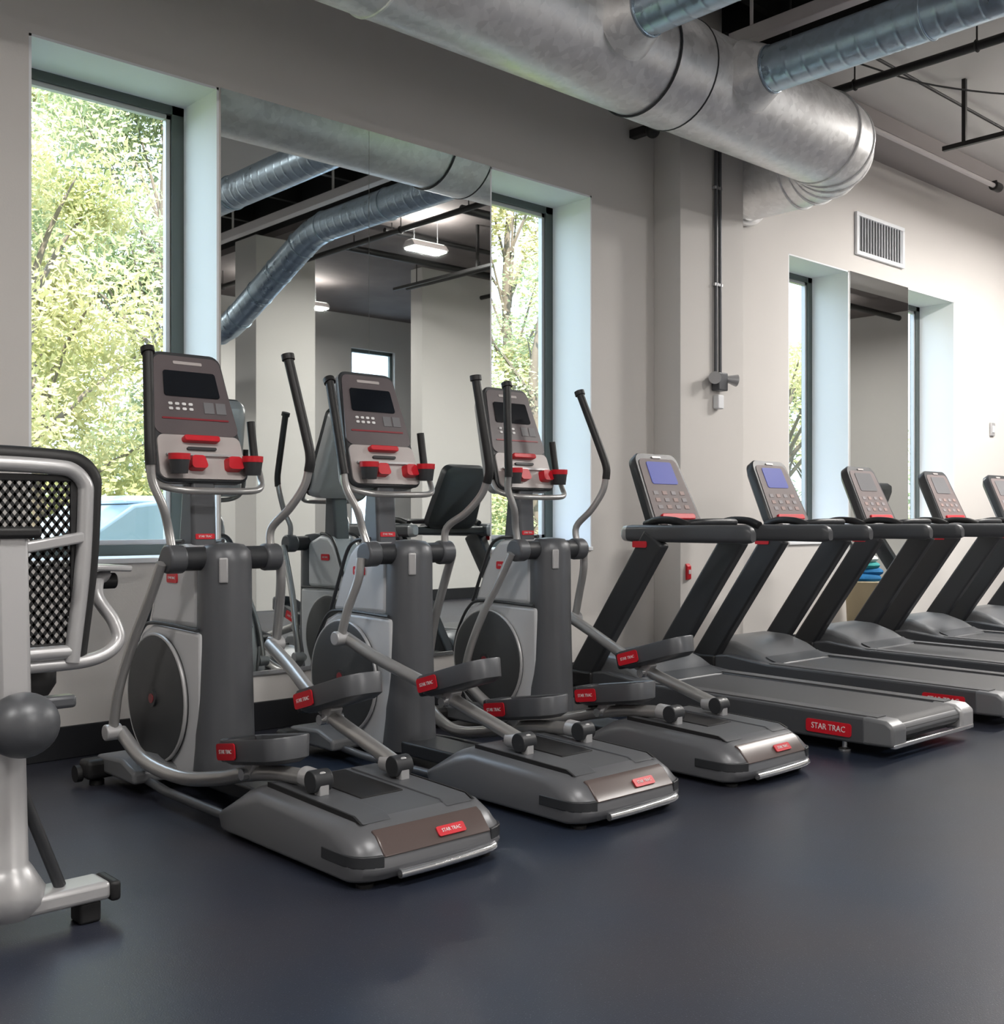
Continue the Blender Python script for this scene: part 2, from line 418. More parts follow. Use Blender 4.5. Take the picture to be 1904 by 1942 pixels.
# ================================================================== MIRRORS
def mirror(name,x0,x1,n,label):
    t=empty(name,((x0+x1)/2,WY,0.31)); tag(t,label,'mirror')
    W=(x1-x0); pw=W/n
    for i in range(n):
        MB().bx(-W/2+i*pw+0.0015,-W/2+(i+1)*pw-0.0015,-0.008,-0.001,0,TOPW-0.31).build('mirror_panel',MIRROR,t)
    MB().bx(-W/2,W/2,-0.014,-0.001,-0.02,0.0).build('bottom_channel',CHROME,t)
mirror('wall_mirror',2.722,4.56,2,'large two-panel wall mirror behind the ellipticals, between two windows')
mirror('wall_mirror',8.815,9.865,1,'narrow tall wall mirror behind the treadmills, between two slim windows')

# ================================================================== DUCTS
def elbow(cx,cy,z,Rb,a0,a1,n):      # centreline points of a horizontal bend
    return [Vector((cx+Rb*math.cos(R(a0+(a1-a0)*i/n)), cy+Rb*math.sin(R(a0+(a1-a0)*i/n)), z)) for i in range(n+1)]
DY,DZ,DR=4.13,3.74,0.312
main=empty('main_air_duct',(0,DY,DZ)); tag(main,'wide round galvanized main air duct running along the window wall, elbowing into it','air duct')
MB().tube([(-3.4,0,0),(6.72,0,0)],DR,48).build('duct_run',DUCTX,main)
el=elbow(6.76,0.44,0,0.44,-90,0,5)
mb=MB(); mb.tube([(6.70,0,0)]+el+[(7.2,0.955,0)],DR-0.003,48,caps=False); mb.build('elbow',DUCTX,main,ang=20)
for p,q in zip(el,el[1:]+[Vector((7.2,0.9,0))]):
    d=(q-p).normalized()
    if p is el[0]: d=Vector((1,0,0))
    MB().ring(p,d,DR+0.001,0.009,48).build('seam_ring',DUCTX,main)
MB().ring((7.2,0.93,0),(0,1,0),DR+0.015,0.022,48).build('wall_collar',DUCTX,main)
MB().cyl((4.84,0,0),(5.17,0,0),DR+0.01,n=48).build('sleeve',DUCTX,main)
for x in (4.84,5.17): MB().ring((x,0,0),(1,0,0),DR+0.008,0.007,48).build('sleeve_seam',CHAR,main)
for x in (-1.2,1.0,3.0): MB().ring((x,0,0),(1,0,0),DR+0.001,0.008,48).build('seam_ring',DUCTX,main)
for x in (-1.5,1.5,4.0,6.4): MB().tube([(x,0.0,DR),(x,0.0,CZ-DZ+ (0 if x<5.7 else 0.55))],0.008,8).build('hanger_rod',BLKPIPE,main)
def branch(x,pts,label,rings):
    t=empty('branch_air_duct',(x,DY,DZ)); tag(t,label,'air duct','branch ducts')
    MB().tube([(0,-DR*0.93,0),(0,-DR-0.12,0)],[0.215,0.142],40).build('boot',DUCTX,t)
    MB().tube(pts,0.133,40).build('duct_run',DUCTY,t,ang=25)
    for p,d in rings: MB().ring(p,d,0.134,0.006,40).build('seam_ring',DUCTY,t)
branch(4.41,[(0,-DR-0.05,0),(0,-8.6,0)],'round branch duct nearer the windows, leaving the main duct left of the sleeve',[((0,-DR-0.13,0),(0,1,0)),((0,-2.0,0),(0,1,0)),((0,-4,0),(0,1,0))])
pts=[(0,-DR-0.05,0),(0,-2.35,0),(0,-2.55,-0.03),(0,-2.75,-0.10),(0,-3.9,-0.60),(0,-4.1,-0.67),(0,-4.3,-0.70),(0,-8.6,-0.70)]
dd=Vector((0,-1.15,-0.5))
branch(5.53,pts,'round branch duct leaving the main duct right of the sleeve, bending down behind',[((0,-DR-0.13,0),(0,1,0)),((0,-1.4,0),(0,1,0)),((0,-2.35,0),(0,1,0)),((0,-2.75,-0.10),dd),((0,-3.15,-0.274),dd),((0,-3.5,-0.426),dd),((0,-3.9,-0.60),dd),((0,-4.3,-0.7),(0,1,0))])

# ================================================================== CEILING SERVICES
t=empty('white_conduit_beam',(6.13,0,4.30)); tag(t,'white square conduit beam hung beside the right branch duct','pipe')
MB().bx(-0.045,0.045,-4.5,4.45,-0.045,0.045).build('channel',WHPIPE,t,bevel=0.006)
for y in (4.25,3.55,2.4,1.0,-1,-3): MB().tube([(0,y,0.045),(0,y,0.75)],0.012,8).build('hanger_rod',WHPIPE,t)
MB().bx(-0.07,0.07,4.40,4.50,-0.07,0.05).build('end_clamp',BLKPIPE,t,bevel=0.008)
t=empty('black_sprinkler_pipe',(7.35,0,4.28)); tag(t,'black sprinkler pipe running under the ceiling beside the branch duct','pipe')
MB().tube([(0,4.6,0),(0,-4.9,0)],0.032,14).build('pipe_run',BLKPIPE,t)
for y in (4.2,3.3,2.0,0.5,-1.5,-3.5):
    MB().ring((0,y,0),(0,1,0),0.036,0.008,16,6).build('pipe_clamp',BLKPIPE,t); MB().tube([(0,y,0.03),(0,y,0.22)],0.006,6).build('hanger_rod',BLKPIPE,t)
t=empty('trapeze_hanger',(8.38,0,4.0)); tag(t,'black trapeze hanger bar dropped from the pale ceiling','ceiling hanger')
MB().bx(-0.018,0.018,-1.0,4.03,-0.018,0.018).build('strut',BLKPIPE,t,bevel=0.003)
for y in (3.86,2.2,0.6): MB().bx(-0.015,0.015,y-0.015,y+0.015,0.018,0.5).build('drop_rod',BLKPIPE,t)
o=MB().tube([(7.0,4.05,4.44),(13.1,4.05,4.44)],0.012,8).build('ceiling_conduit',BLKPIPE); tag(o,'thin black conduit crossing the pale ceiling toward the far end','pipe')
o=MB().tube([(7.3,4.2,4.44),(8.0,3.9,4.36),(8.8,3.4,4.35),(9.4,2.9,4.44)],0.007,6,smooth=6).build('sagging_cable',BLKPIPE); tag(o,'thin grey cable sagging under the pale ceiling','cable')
t=empty('white_wall_pipe',(0,4.60,4.30)); tag(t,'slim white pipe running along the top of the right wall','pipe')
MB().tube([(7.0,0,0),(10.62,0,0)],0.022,12).build('pipe_run',WHPIPE,t)
MB().cyl((10.60,0,0),(10.72,0,0),0.045).build('end_coupling',BLKPIPE,t)
MB().tube([(10.66,0,0),(10.66,0,0.06)],0.012,8).build('hanger_rod',BLKPIPE,t)
MB().tube([(7.6,0,0),(7.6,0,0.06)],0.012,8).build('hanger_rod',BLKPIPE,t)
for i,(x,z) in enumerate(((8.9,4.15),(10.2,4.2))):
    o=MB().tube([(x,WY-0.6 if False else 3.2,z),(x,-1.4 if i==0 else -1.4,z)],0.03,12).build('ceiling_pipe',BLKPIPE)
    tag(o,['black pipe hung low beneath the ceiling, seen in the mirror','black pipe hung higher near the right wall, seen in the mirror'][i],'pipe')
    for y in (2.8,0.5,-1.2): MB().tube([(x,y,z),(x,y,CZ)],0.007,6).build('hanger_rod',BLKPIPE,o)
for x0,y,z,r_,lb in ((7.5,1.35,4.36,0.045,'thick dark pipe crossing the bare rear ceiling, nearest the aisle lamp'),(7.5,0.0,4.40,0.03,'slim dark pipe crossing the bare rear ceiling, behind the aisle lamp'),(7.5,-0.75,4.34,0.04,'dark pipe crossing the bare rear ceiling, just before the partition')):
    o=MB().tube([(x0,y,z),(16.8,y,z)],r_,12).build('cross_pipe',BLKPIPE); tag(o,lb,'pipe')
    for x in (7.6,9.6,11.6,13.6): MB().tube([(x,y,z),(x,y,CZ)],0.007,6).build('hanger_rod',BLKPIPE,o)
# strip lights: one shows in the mirror, others added unseen to light the room
def strip_light(x,y,rz,k=1.0,label='',L=1.2):
    t=empty('strip_light',(x,y,4.12),rz); tag(t,label,'ceiling light','suspended strip lights')
    m=MB(); m.prism_x([(-0.11,0.0),(0.11,0.0),(0.06,0.07),(-0.06,0.07)],-L/2-0.02,L/2+0.02); m.build('housing',WHPIPE,t,bevel=0.004)
    MB().bx(-L/2,L/2,-0.095,0.095,-0.012,0.0).build('diffuser',mat('lamp_diffuser',(0.9,0.9,0.9),0.5,emit=(1,0.96,0.90),estr=6.0),t)
    for s in (-L*0.37,L*0.37): MB().tube([(s,0,0.07),(s,0,CZ-4.12)],0.004,6).build('suspension_cable',CHROME,t)
    ld=bpy.data.lights.new('strip_lamp','AREA'); ld.shape='RECTANGLE'; ld.size=L; ld.size_y=0.19; ld.energy=LAMP_W*k; ld.color=(1.0,0.965,0.92)
    lo=bpy.data.objects.new('strip_lamp',ld); COL.objects.link(lo); lo.parent=t; lo.location=(0,0,-0.016)
    MB().bx(-L/2,L/2,-0.05,0.05,0.071,0.078).build('ceiling_fill_glow',mat('ceiling_fill_glow',(0.9,0.9,0.9),0.5,emit=(1,0.96,0.90),estr=2.0),t)  # added glowing strip on top, there to brighten the ceiling
    ld=bpy.data.lights.new('ceiling_fill_lamp','AREA'); ld.shape='RECTANGLE'; ld.size=L; ld.size_y=0.1; ld.energy=LAMP_W*k*0.3; ld.color=(1.0,0.965,0.92)  # added upward fill for the ceiling and duct top
    lo=bpy.data.objects.new('ceiling_fill_lamp',ld); COL.objects.link(lo); lo.parent=t; lo.location=(0,0,0.082); lo.rotation_euler=(math.pi,0,0)
LIGHTS=[(-1.5,1.2,0.5),(1.8,0.8,0.5),(7.7,0.5,0.6),(9.6,2.7,1.15),(11.6,3.0,0.95),(14.6,1.0,0.35),(3.0,-3.0,0.9),(8.2,-3.2,0.6)]
names=['added out of view above the left end of the gym','added out of view above the open floor near the ellipticals','above the treadmill aisle, nearest the branch duct','added out of view above the third treadmill','added out of view above the far treadmills','added out of view at the far right of the aisle','added out of view in the rear bay on the left','added out of view in the rear bay on the right']
for (x,y,k),nm in zip(LIGHTS,names): strip_light(x,y,0,k,'suspended white strip light '+nm, 0.45 if nm.startswith('above the treadmill aisle') else 1.2)

# ================================================================== WALL FITTINGS
t=empty('wall_vent',(9.33,WY,3.64)); tag(t,'white louvred air grille high on the wall above the narrow mirror','vent')
m=MB()
for (x0,x1,z0,z1) in ((-0.43,0.43,0.155,0.19),(-0.43,0.43,-0.19,-0.155),(-0.43,-0.395,-0.155,0.155),(0.395,0.43,-0.155,0.155)): m.bx(x0,x1,-0.03,-0.001,z0,z1)
m.build('frame',REVEAL,t,bevel=0.004)
MB().bx(-0.4,0.4,-0.006,-0.001,-0.16,0.16).build('backing',SILVER,t)
for i in range(16):
    x=-0.37+i*0.0493
    MB().box((x,-0.017,0),(0.03,0.006,0.31),Matrix.Rotation(R(35),3,'Z')).build('slat',REVEAL,t)
t=empty('emergency_light',(6.55,4.85,2.09)); tag(t,'small twin-head emergency light on twin conduits on the pilaster','emergency light')
MB().bx(-0.055,0.055,-0.07,-0.001,-0.06,0.07).build('box',GREY,t,bevel=0.008)
for s in (-1,1):
    h=MB().cyl((s*0.06,-0.05,0.03),(s*0.13,-0.09,0.02),0.022,0.045).build('lamp_head',SILVER,t)
    MB().tube([(s*0.025,-0.02,0.07),(s*0.022,-0.02,2.25)],0.013,10).build('conduit',GREY,t)
    for z in (0.7,1.4): MB().bx(s*0.025-0.02,s*0.025+0.02,-0.03,-0.001,z,z+0.02).build('strap',SILVER,t)
MB().bx(-0.035,0.035,-0.05,-0.001,-0.19,-0.09).build('sensor',REVEAL,t,bevel=0.008)
t=empty('red_pull_tag',(6.22,4.85,0.73)); tag(t,'small red wall tag low on the pilaster behind first treadmill','wall tag')
MB().prism_x([(-0.02,-0.05),(-0.001,-0.06),(-0.001,0.06),(-0.02,0.04)],-0.025,0.02).build('cover',RED,t,bevel=0.004)
MB().bx(-0.012,0.008,-0.026,-0.018,-0.015,0.015).build('lever',WHITE,t,bevel=0.002)
t=empty('wall_switch',(11.68,WY,2.05)); tag(t,'small white switch plate alone on the far right wall','switch')
MB().bx(-0.05,0.05,-0.02,-0.001,-0.07,0.07).build('plate',SILVER,t,bevel=0.006); MB().bx(-0.02,0.02,-0.03,-0.018,-0.035,0.035).build('rocker',REVEAL,t,bevel=0.004)
t=empty('ceiling_camera',(5.90,4.9,3.80)); tag(t,'small black dome camera under the main duct by the pilaster','camera')
MB().bx(-0.03,0.03,0.02,0.189,-0.03,0.03).build('bracket',BLKPIPE,t,bevel=0.006); MB().sphere((0,0,-0.02),0.05).build('dome',BLACK,t)

# towel bin
t=empty('towel_bin',(8.62,4.82,0)); tag(t,'tan bin piled with blue and teal towels behind the treadmills','bin')
MB().lathe([(0.13,0.0),(0.15,0.05),(0.17,0.55),(0.178,0.57),(0.165,0.58),(0.15,0.57)]).build('bin_body',BINM,t)
for i,(mm,z,dx,rx) in enumerate(((BLUECL,0.60,-0.02,0.15),(BLUECL,0.655,0.03,0.14),(TEALCL,0.71,0.01,0.12),(WHITE,0.765,0.0,0.11),(TEALCL,0.81,-0.03,0.1))):
    MB().sphere((dx,0,z),rx,16,8,(1,0.9,0.34)).build('towel',mm,t)

# ================================================================== ELLIPTICALS
def elliptical(cx, near_low, ang_near, ang_far, label, tint=1.0):
    t=empty('elliptical_trainer',(cx,2.68,0)); tag(t,label,'elliptical','elliptical trainers in a row')
    # tail housing (rear, user side)
    prof=[(-0.02,0.022),(-0.045,0.055),(-0.035,0.10),(0.01,0.150),(0.08,0.182),(0.62,0.20),(0.70,0.175),(0.88,0.07),(0.86,0.022),(0.10,0.022)]
    def ring(s_, ins): return [(s_,q+ (ins if q<0.4 else -ins), z-ins*0.5 if z>0.1 else z) for q,z in prof]
    m=MB(); m.loft([ring(s_,i_) for s_,i_ in ((-0.295,0.075),(-0.285,0.045),(-0.268,0.024),(-0.24,0.008),(-0.20,0.0),(0.20,0.0),(0.24,0.008),(0.268,0.024),(0.285,0.045),(0.295,0.075))])
    tail=m.build('tail_housing',TAILM,t,bevel=0.012)
    m=MB(); m.prism_x([(0.03,0.152),(0.10,0.189),(0.62,0.205),(0.62,0.19),(0.10,0.17),(0.03,0.13)],-0.20,0.20); m.build('tail_deck',GREY,tail,bevel=0.004)
    MB().prism_x([(0.26,0.198),(0.60,0.2085),(0.60,0.200),(0.26,0.19)],-0.085,0.085).build('deck_recess',BLACK,tail,bevel=0.002)
    for s in (-1,1):
        MB().prism_x([(0.06,0.175),(0.10,0.193),(0.60,0.2105),(0.60,0.195),(0.10,0.18)],s*0.165-0.055,s*0.165+0.055).build('roller_track',GREY,tail,bevel=0.003)
        MB().prism_x([(0.06,0.178),(0.10,0.195),(0.60,0.212),(0.60,0.195),(0.10,0.18)],s*0.225-0.004,s*0.225+0.004).build('track_gap',BLACK,tail)
        pl=[(0.2985,0.17),(0.2985,0.05),(0.2895,0.008),(0.272,-0.0155),(0.2435,-0.0325),(0.212,-0.0415),(0.212,0.0),(0.25,0.05),(0.27,0.17)]
        MB().prism_z([(s*a_,b_) for a_,b_ in pl],0.068,0.104).build('corner_bumper',CHAR,tail,bevel=0.003)
        MB().lathe([(0.026,0.0),(0.028,0.012),(0.014,0.018),(0.014,0.06)],(s*0.235,0.03,0),16).build('foot',BLACK,t)
    MB().prism_x([(-0.042,0.098),(0.006,0.152),(0.03,0.165),(0.04,0.15),(0.0,0.09)],-0.21,0.21).build('rear_lens',mat('brown_lens',(0.10,0.075,0.07),0.25,bump=0.01),tail,bevel=0.004)
    MB().tube([(-0.16,-0.046,0.040),(0.0,-0.052,0.042),(0.2,-0.046,0.046),(0.235,-0.02,0.05)],0.014,12,smooth=4).build('rear_bar',CHROME,t)
    badge(t,(0.06,-0.0205,0.128),(1,0,0),(0,0.048,0.054),0.11,0.033)
    # base rails to the front
    MB().bx(-0.10,0.10,0.8,1.80,0.05,0.11).build('base_beam',CHAR,t,bevel=0.01)
    for s in (-1,1): MB().tube([(s*0.255,0.8,0.055),(s*0.255,1.30,0.055),(s*0.2,1.72,0.055)],0.018,10).build('side_rail',GREY,t)
    MB().prism_x([(1.50,0.10),(1.62,0.135),(1.86,0.12),(1.88,0.05),(1.5,0.05)],-0.30,0.30).build('front_plate',HOODM,t,bevel=0.015)
    MB().bx(-0.37,0.37,1.78,1.88,0.03,0.11).build('front_foot_bar',BLACK,t,bevel=0.02)
    for s in (-1,1):
        MB().lathe([(0.03,0),(0.03,0.02),(0.014,0.03)],(s*0.31,1.83,0),14).build('foot',BLACK,t)
        MB().cyl((s*0.365,1.86,0.05),(s*0.39,1.86,0.05),0.035).build('transport_wheel',BLACK,t)
    # shroud: lower drum shell and upper neck shell
    low=[(1.30,0.07),(1.30,0.655),(1.72,0.665),(1.83,0.62),(1.91,0.50),(1.945,0.36),(1.92,0.22),(1.85,0.11),(1.78,0.07)]
    up=[(1.36,0.665),(1.36,0.95),(1.50,1.00),(1.60,0.99),(1.66,0.94),(1.74,0.80),(1.80,0.66)]
    MB().prism_x(low,-0.115,0.115).build('lower_shroud',SHELL,t,bevel=0.02)
    MB().prism_x(up,-0.10,0.10).build('upper_shroud',SHELL,t,bevel=0.025)
    seam=MB(); 
    for s in (-1,1): seam.tube([(s*0.118,1.32,0.662),(s*0.118,1.70,0.668),(s*0.118,1.82,0.63),(s*0.118,1.91,0.50),(s*0.118,1.945,0.38)],0.008,8,smooth=4)
    seam.build('seam_trim',CHAR,t)
    tr=MB()
    for s in (-1,1): tr.tube([(s*0.10,1.81,0.66),(s*0.10,1.745,0.80),(s*0.10,1.67,0.95),(s*0.10,1.60,1.0),(s*0.09,1.50,1.01)],0.009,8,smooth=4)
    tr.build('edge_trim',CHAR,t)
    for s in (-1,1):
        d=MB().tube([(s*0.112,1.66,0.36),(s*0.135,1.66,0.36),(s*0.142,1.66,0.36)],[0.262,0.262,0.245],48).build('crank_disc',DISC,t)
        MB().ring((s*0.13,1.66,0.36),(1,0,0),0.262,0.008,48).build('disc_rim',SILVER,d)
        MB().cyl((s*0.14,1.66,0.36),(s*0.152,1.66,0.36),0.035).build('hub',CHAR,d)
        MB().cyl((s*0.15,1.66,0.36),(s*0.155,1.66,0.36),0.02).build('hub_cap',DARKRED,d)
        badge(t,(s*0.103,1.57,0.86),(0,s,0),(0,0,1),0.09,0.04,RED,'STAR TRAC')
    # column
    prof=[(0.125,0.06),(0.118,0.2),(0.108,0.6),(0.106,0.93),(0.100,0.975),(0.075,1.0),(0.02,1.008)]
    MB().lathe(prof,(0,1.32,0),36,1.0,1.0).build('column',GREY,t)
    MB().box((-0.055,1.32-0.093,0.90),(0.035,0.012,0.10),Matrix.Rotation(R(-30),3,'Z')).build('column_plate',SILVER,t,bevel=0.006)
    # pivot axle
    ax=MB().cyl((-0.235,1.33,0.945),(0.235,1.33,0.945),0.047,n=24).build('pivot_axle',CHAR,t,bevel=0.008)
    for s in (-1,1): MB().cyl((s*0.175,1.33,0.945),(s*0.248,1.33,0.945),0.056,n=24).build('pivot_cap',GREY,t,bevel=0.01)
    # mast and console
    MB().prism_x([(1.48,0.93),(1.62,0.95),(1.575,1.32),(1.50,1.32)],-0.055,0.055).build('mast',GREY,t,bevel=0.015)
    badge(t,(0,1.485,1.03),(1,0,0),(0,0.05,1),0.085,0.022,RED,'STAR TRAC')
    P=plane_frame((0,1.49,1.25),(0,0.18,0.55))
    rings=[]
    def outline(w,h,r,y0,z,wt): return [(x,y,z) for x,y in rrect(w,h,r,5,wt,y0)]
    m=MB(P); m.loft([outline(0.34,0.5,0.04,0.03,-0.085,0.26),outline(0.40,0.565,0.05,0.01,-0.05,0.31),outline(0.415,0.58,0.05,0.0,0.0,0.325),outline(0.40,0.57,0.045,0.006,0.008,0.31)])
    cons=m.build('console',CHAR,t)
    m=MB(P); m.loft([outline(0.28,0.44,0.05,0.06,-0.135,0.20),outline(0.36,0.53,0.05,0.02,-0.115,0.27),outline(0.40,0.565,0.05,0.008,-0.07,0.31),outline(0.412,0.575,0.05,0.003,-0.03,0.322)]); m.build('console_back',SILVER,cons)
    m=MB(P); m.loft([outline(0.372,0.355,0.035,0.205,0.005,0.30),outline(0.372,0.355,0.035,0.205,0.012,0.30)]); m.build('console_face',FACE,cons)
    m=MB(P); m.loft([outline(0.385,0.19,0.03,0.012,0.004,0.372),outline(0.385,0.19,0.03,0.012,0.016,0.372)]); m.build('lower_tray',TRAYM,cons)
    m=MB(P); m.loft([outline(0.25,0.115,0.012,0.375,0.010,0.235),outline(0.25,0.115,0.012,0.375,0.016,0.235)]); m.build('screen',SCREEN,cons)
    m=MB(P); m.prism_z(rrect(0.13,0.014,0.004,2,y0=0.522),0.010,0.0145); m.build('brand_strip',TRAYM,cons)
    for r_ in range(2):
        for c_ in range(4): 
            m=MB(P); m.prism_z(rrect(0.018,0.012,0.004,2,y0=0),0,0.004)
            for i_ in range(len(m.v)): m.v[i_]=m.v[i_]+P.to_3x3()@Vector((-0.105+c_*0.03,0.335-r_*0.022,0.012))
            m.build('key_button',WHITE,cons)
    for c_ in range(2):
        m=MB(P); m.prism_z([(0.045+c_*0.055,0.305),(0.09+c_*0.055,0.305),(0.09+c_*0.055,0.355),(0.045+c_*0.055,0.355)],0.011,0.0145); m.build('keypad',GREYSCR,cons)
    m=MB(P); m.prism_z(rrect(0.30,0.008,0.003,2,y0=0.272),0.011,0.0145); m.build('red_line',DARKRED,cons)
    m=MB(P); m.prism_z(rrect(0.16,0.026,0.01,3,y0=0.168),0.012,0.045); m.build('red_ledge',RED,cons,bevel=0.004)
    m=MB(P); m.prism_z(rrect(0.13,0.012,0.005,3,y0=0.135),0.012,0.028); m.build('tray_slot',CHAR,cons)
    m=MB(P); m.prism_z(rrect(0.32,0.010,0.004,3,y0=0.108),0.012,0.03); m.build('tray_rib',SILVER,cons)
    for s,xx in ((-1,-0.035),(1,0.13)):
        m=MB(P); m.loft([outline(0.075,0.06,0.015,0.045,0.012,0.07),outline(0.07,0.055,0.015,0.046,0.055,0.06)])
        for i_ in range(len(m.v)): m.v[i_]=m.v[i_]+Vector((xx,0,0))
        m.build('red_pad',RED,cons)
        MB().lathe([(0.034,0.0),(0.042,0.06),(0.042,0.075),(0.036,0.075),(0.034,0.02)],(s*0.165+0.035,1.45,1.285),20).build('cup_holder',CHAR,cons)
        MB().lathe([(0.0435,0.055),(0.0445,0.08),(0.037,0.08),(0.036,0.05)],(s*0.165+0.035,1.45,1.285),20).build('cup_rim',RED,cons)
    # fixed handlebar under the console with upright grips
    MB().tube([(-0.215,1.53,1.30),(-0.215,1.49,1.25),(-0.18,1.44,1.225),(-0.1,1.41,1.215),(0.1,1.41,1.215),(0.22,1.44,1.225),(0.262,1.49,1.27),(0.255,1.53,1.36)],0.014,12,smooth=5).build('fixed_handlebar',TUBE,t)
    MB().tube([(0.255,1.53,1.35),(0.253,1.545,1.44),(0.25,1.555,1.52)],0.018,12,smooth=4).build('fixed_grip',BLACK,t)
    MB().tube([(-0.215,1.53,1.29),(-0.213,1.545,1.34),(-0.21,1.555,1.40)],0.018,12,smooth=4).build('fixed_grip',BLACK,t)
    # moving handles, links, foot arms, pedals
    for s,ang,is_low in ((-1,ang_near,near_low),(1,ang_far,not near_low)):
        pv=Vector((0,1.33,0.945)); rot=Matrix.Rotation(R(-ang),3,'X')
        qb=1.315 if s<0 else 1.20
        def hp(p): return tuple(rot@(Vector(p)-pv)+pv)
        # silver lower bend then black grip
        MB().tube([hp((s*0.215,1.33,0.96)),hp((s*0.22,1.345,1.06)),hp((s*0.25,(1.33+qb)/2,1.15)),hp((s*0.285,qb+0.015,1.25)),hp((s*0.295,qb,1.34))],0.0175,12,smooth=5).build('handle_tube',TUBE,t)
        g=MB().tube([hp((s*0.294,qb+0.001,1.31)),hp((s*0.296,qb,1.37)),hp((s*0.29,qb*0.8+0.272,1.46)),hp((s*0.265,1.36,1.765))],0.0205,14,smooth=5).build('handle_grip',BLACK,t)
        MB().cyl(hp((s*0.265,1.358,1.76)),hp((s*0.264,1.366,1.782)),0.027).build('grip_cap',BLACK,g)
        if is_low: J=Vector((s*0.33,1.62,0.25))
        else: J=Vector((s*0.30,1.43,0.57))
        if is_low: pts=[(s*0.262,1.33,0.93),(s*0.275,1.40,0.80),(s*0.30,1.50,0.62),(s*0.325,1.58,0.42),tuple(J)]
        else: pts=[(s*0.262,1.33,0.93),(s*0.27,1.34,0.83),(s*0.29,1.39,0.70),tuple(J)]
        MB().tube(pts,0.0205,12,smooth=5).build('handle_link',TUBE,t)
        MB().cyl((J.x-0.035*1,J.y,J.z),(J.x+0.03,J.y,J.z),0.032).build('link_joint',SILVER,t,bevel=0.005)
        if is_low:
            arm=[tuple(J+Vector((-s*0.03,0,0))),(s*0.27,1.46,0.15),(s*0.22,1.24,0.115),(s*0.19,1.0,0.15),(s*0.17,0.86,0.185),(s*0.168,0.65,0.225),(s*0.165,0.40,0.247)]
            pc=Vector((s*0.17,0.72,0.30)); pitch=-9
        else:
            arm=[tuple(J+Vector((-s*0.03,0,0))),(s*0.25,1.24,0.50),(s*0.20,1.0,0.42),(s*0.17,0.80,0.355),(s*0.167,0.6,0.30),(s*0.165,0.40,0.247)]
            pc=Vector((s*0.17,0.76,0.455)); pitch=-16
        a=MB().tube(arm,0.0275,14,smooth=5).build('foot_arm',TUBE,t)
        # roller block at the rear end
        MB().cyl((s*0.165-0.035,0.385,0.245),(s*0.165+0.035,0.385,0.245),0.037).build('roller',CHAR,a,bevel=0.004)
        MB().cyl((s*0.165,0.36,0.243),(s*0.165,0.47,0.246),0.034).build('end_cap',SILVER,a,bevel=0.006)
        MB().bx(s*0.165-0.018,s*0.165+0.018,0.35,0.385,0.20,0.24).build('roller_bracket',SILVER,a,bevel=0.004)
        # pedal: cupped foot bed with raised rim
        PM=Matrix.Translation(pc)@Matrix.Rotation(R(pitch),4,'X')
        def pr(w,h,z,off=0): return [(x,y-h/2+off,z) for x,y in rrect(w,h,min(w,h)*0.42,6)]
        m=MB(PM); m.loft([pr(0.12,0.34,-0.05),pr(0.165,0.40,-0.035),pr(0.175,0.42,0.035),pr(0.172,0.415,0.04),pr(0.158,0.40,0.036),pr(0.15,0.39,-0.012)])
        ped=m.build('pedal',GREY,t)
        m=MB(PM); m.prism_z([(x,y-0.185) for x,y in rrect(0.13,0.37,0.05,5)],-0.012,-0.004); m.build('pedal_tread',CHAR,ped)
        M3=PM.to_3x3()
        m=MB(PM); m.box((0,0.185,0.0),(0.12,0.07,0.085)); m.build('toe_block',CHAR,ped,bevel=0.012)
        for ss in (-1,1):
            badge(ped,tuple(PM@Vector((ss*0.0905,0.11,0.0))),M3@Vector((0,ss,0)),M3@Vector((0,0,1)),0.13,0.058)
        m=MB(PM); m.beam((0,0.05,-0.04),(0,0.10,-0.09),0.06,0.05); m.build('pedal_mount',SILVER,ped,bevel=0.008)
        m=MB(PM); m.cyl((-0.05,0.09,-0.085),(0.05,0.09,-0.085),0.02); m.build('mount_bolt',CHROME,ped)
    return t
elliptical(2.16,True,6,-6,'grey elliptical trainer nearest the camera, in front of the big window')
elliptical(3.09,False,15,-14,'middle grey elliptical trainer of the three, in front of the wall mirror')
elliptical(4.00,True,0,0,'rearmost grey elliptical trainer, between the mirror and the treadmills')

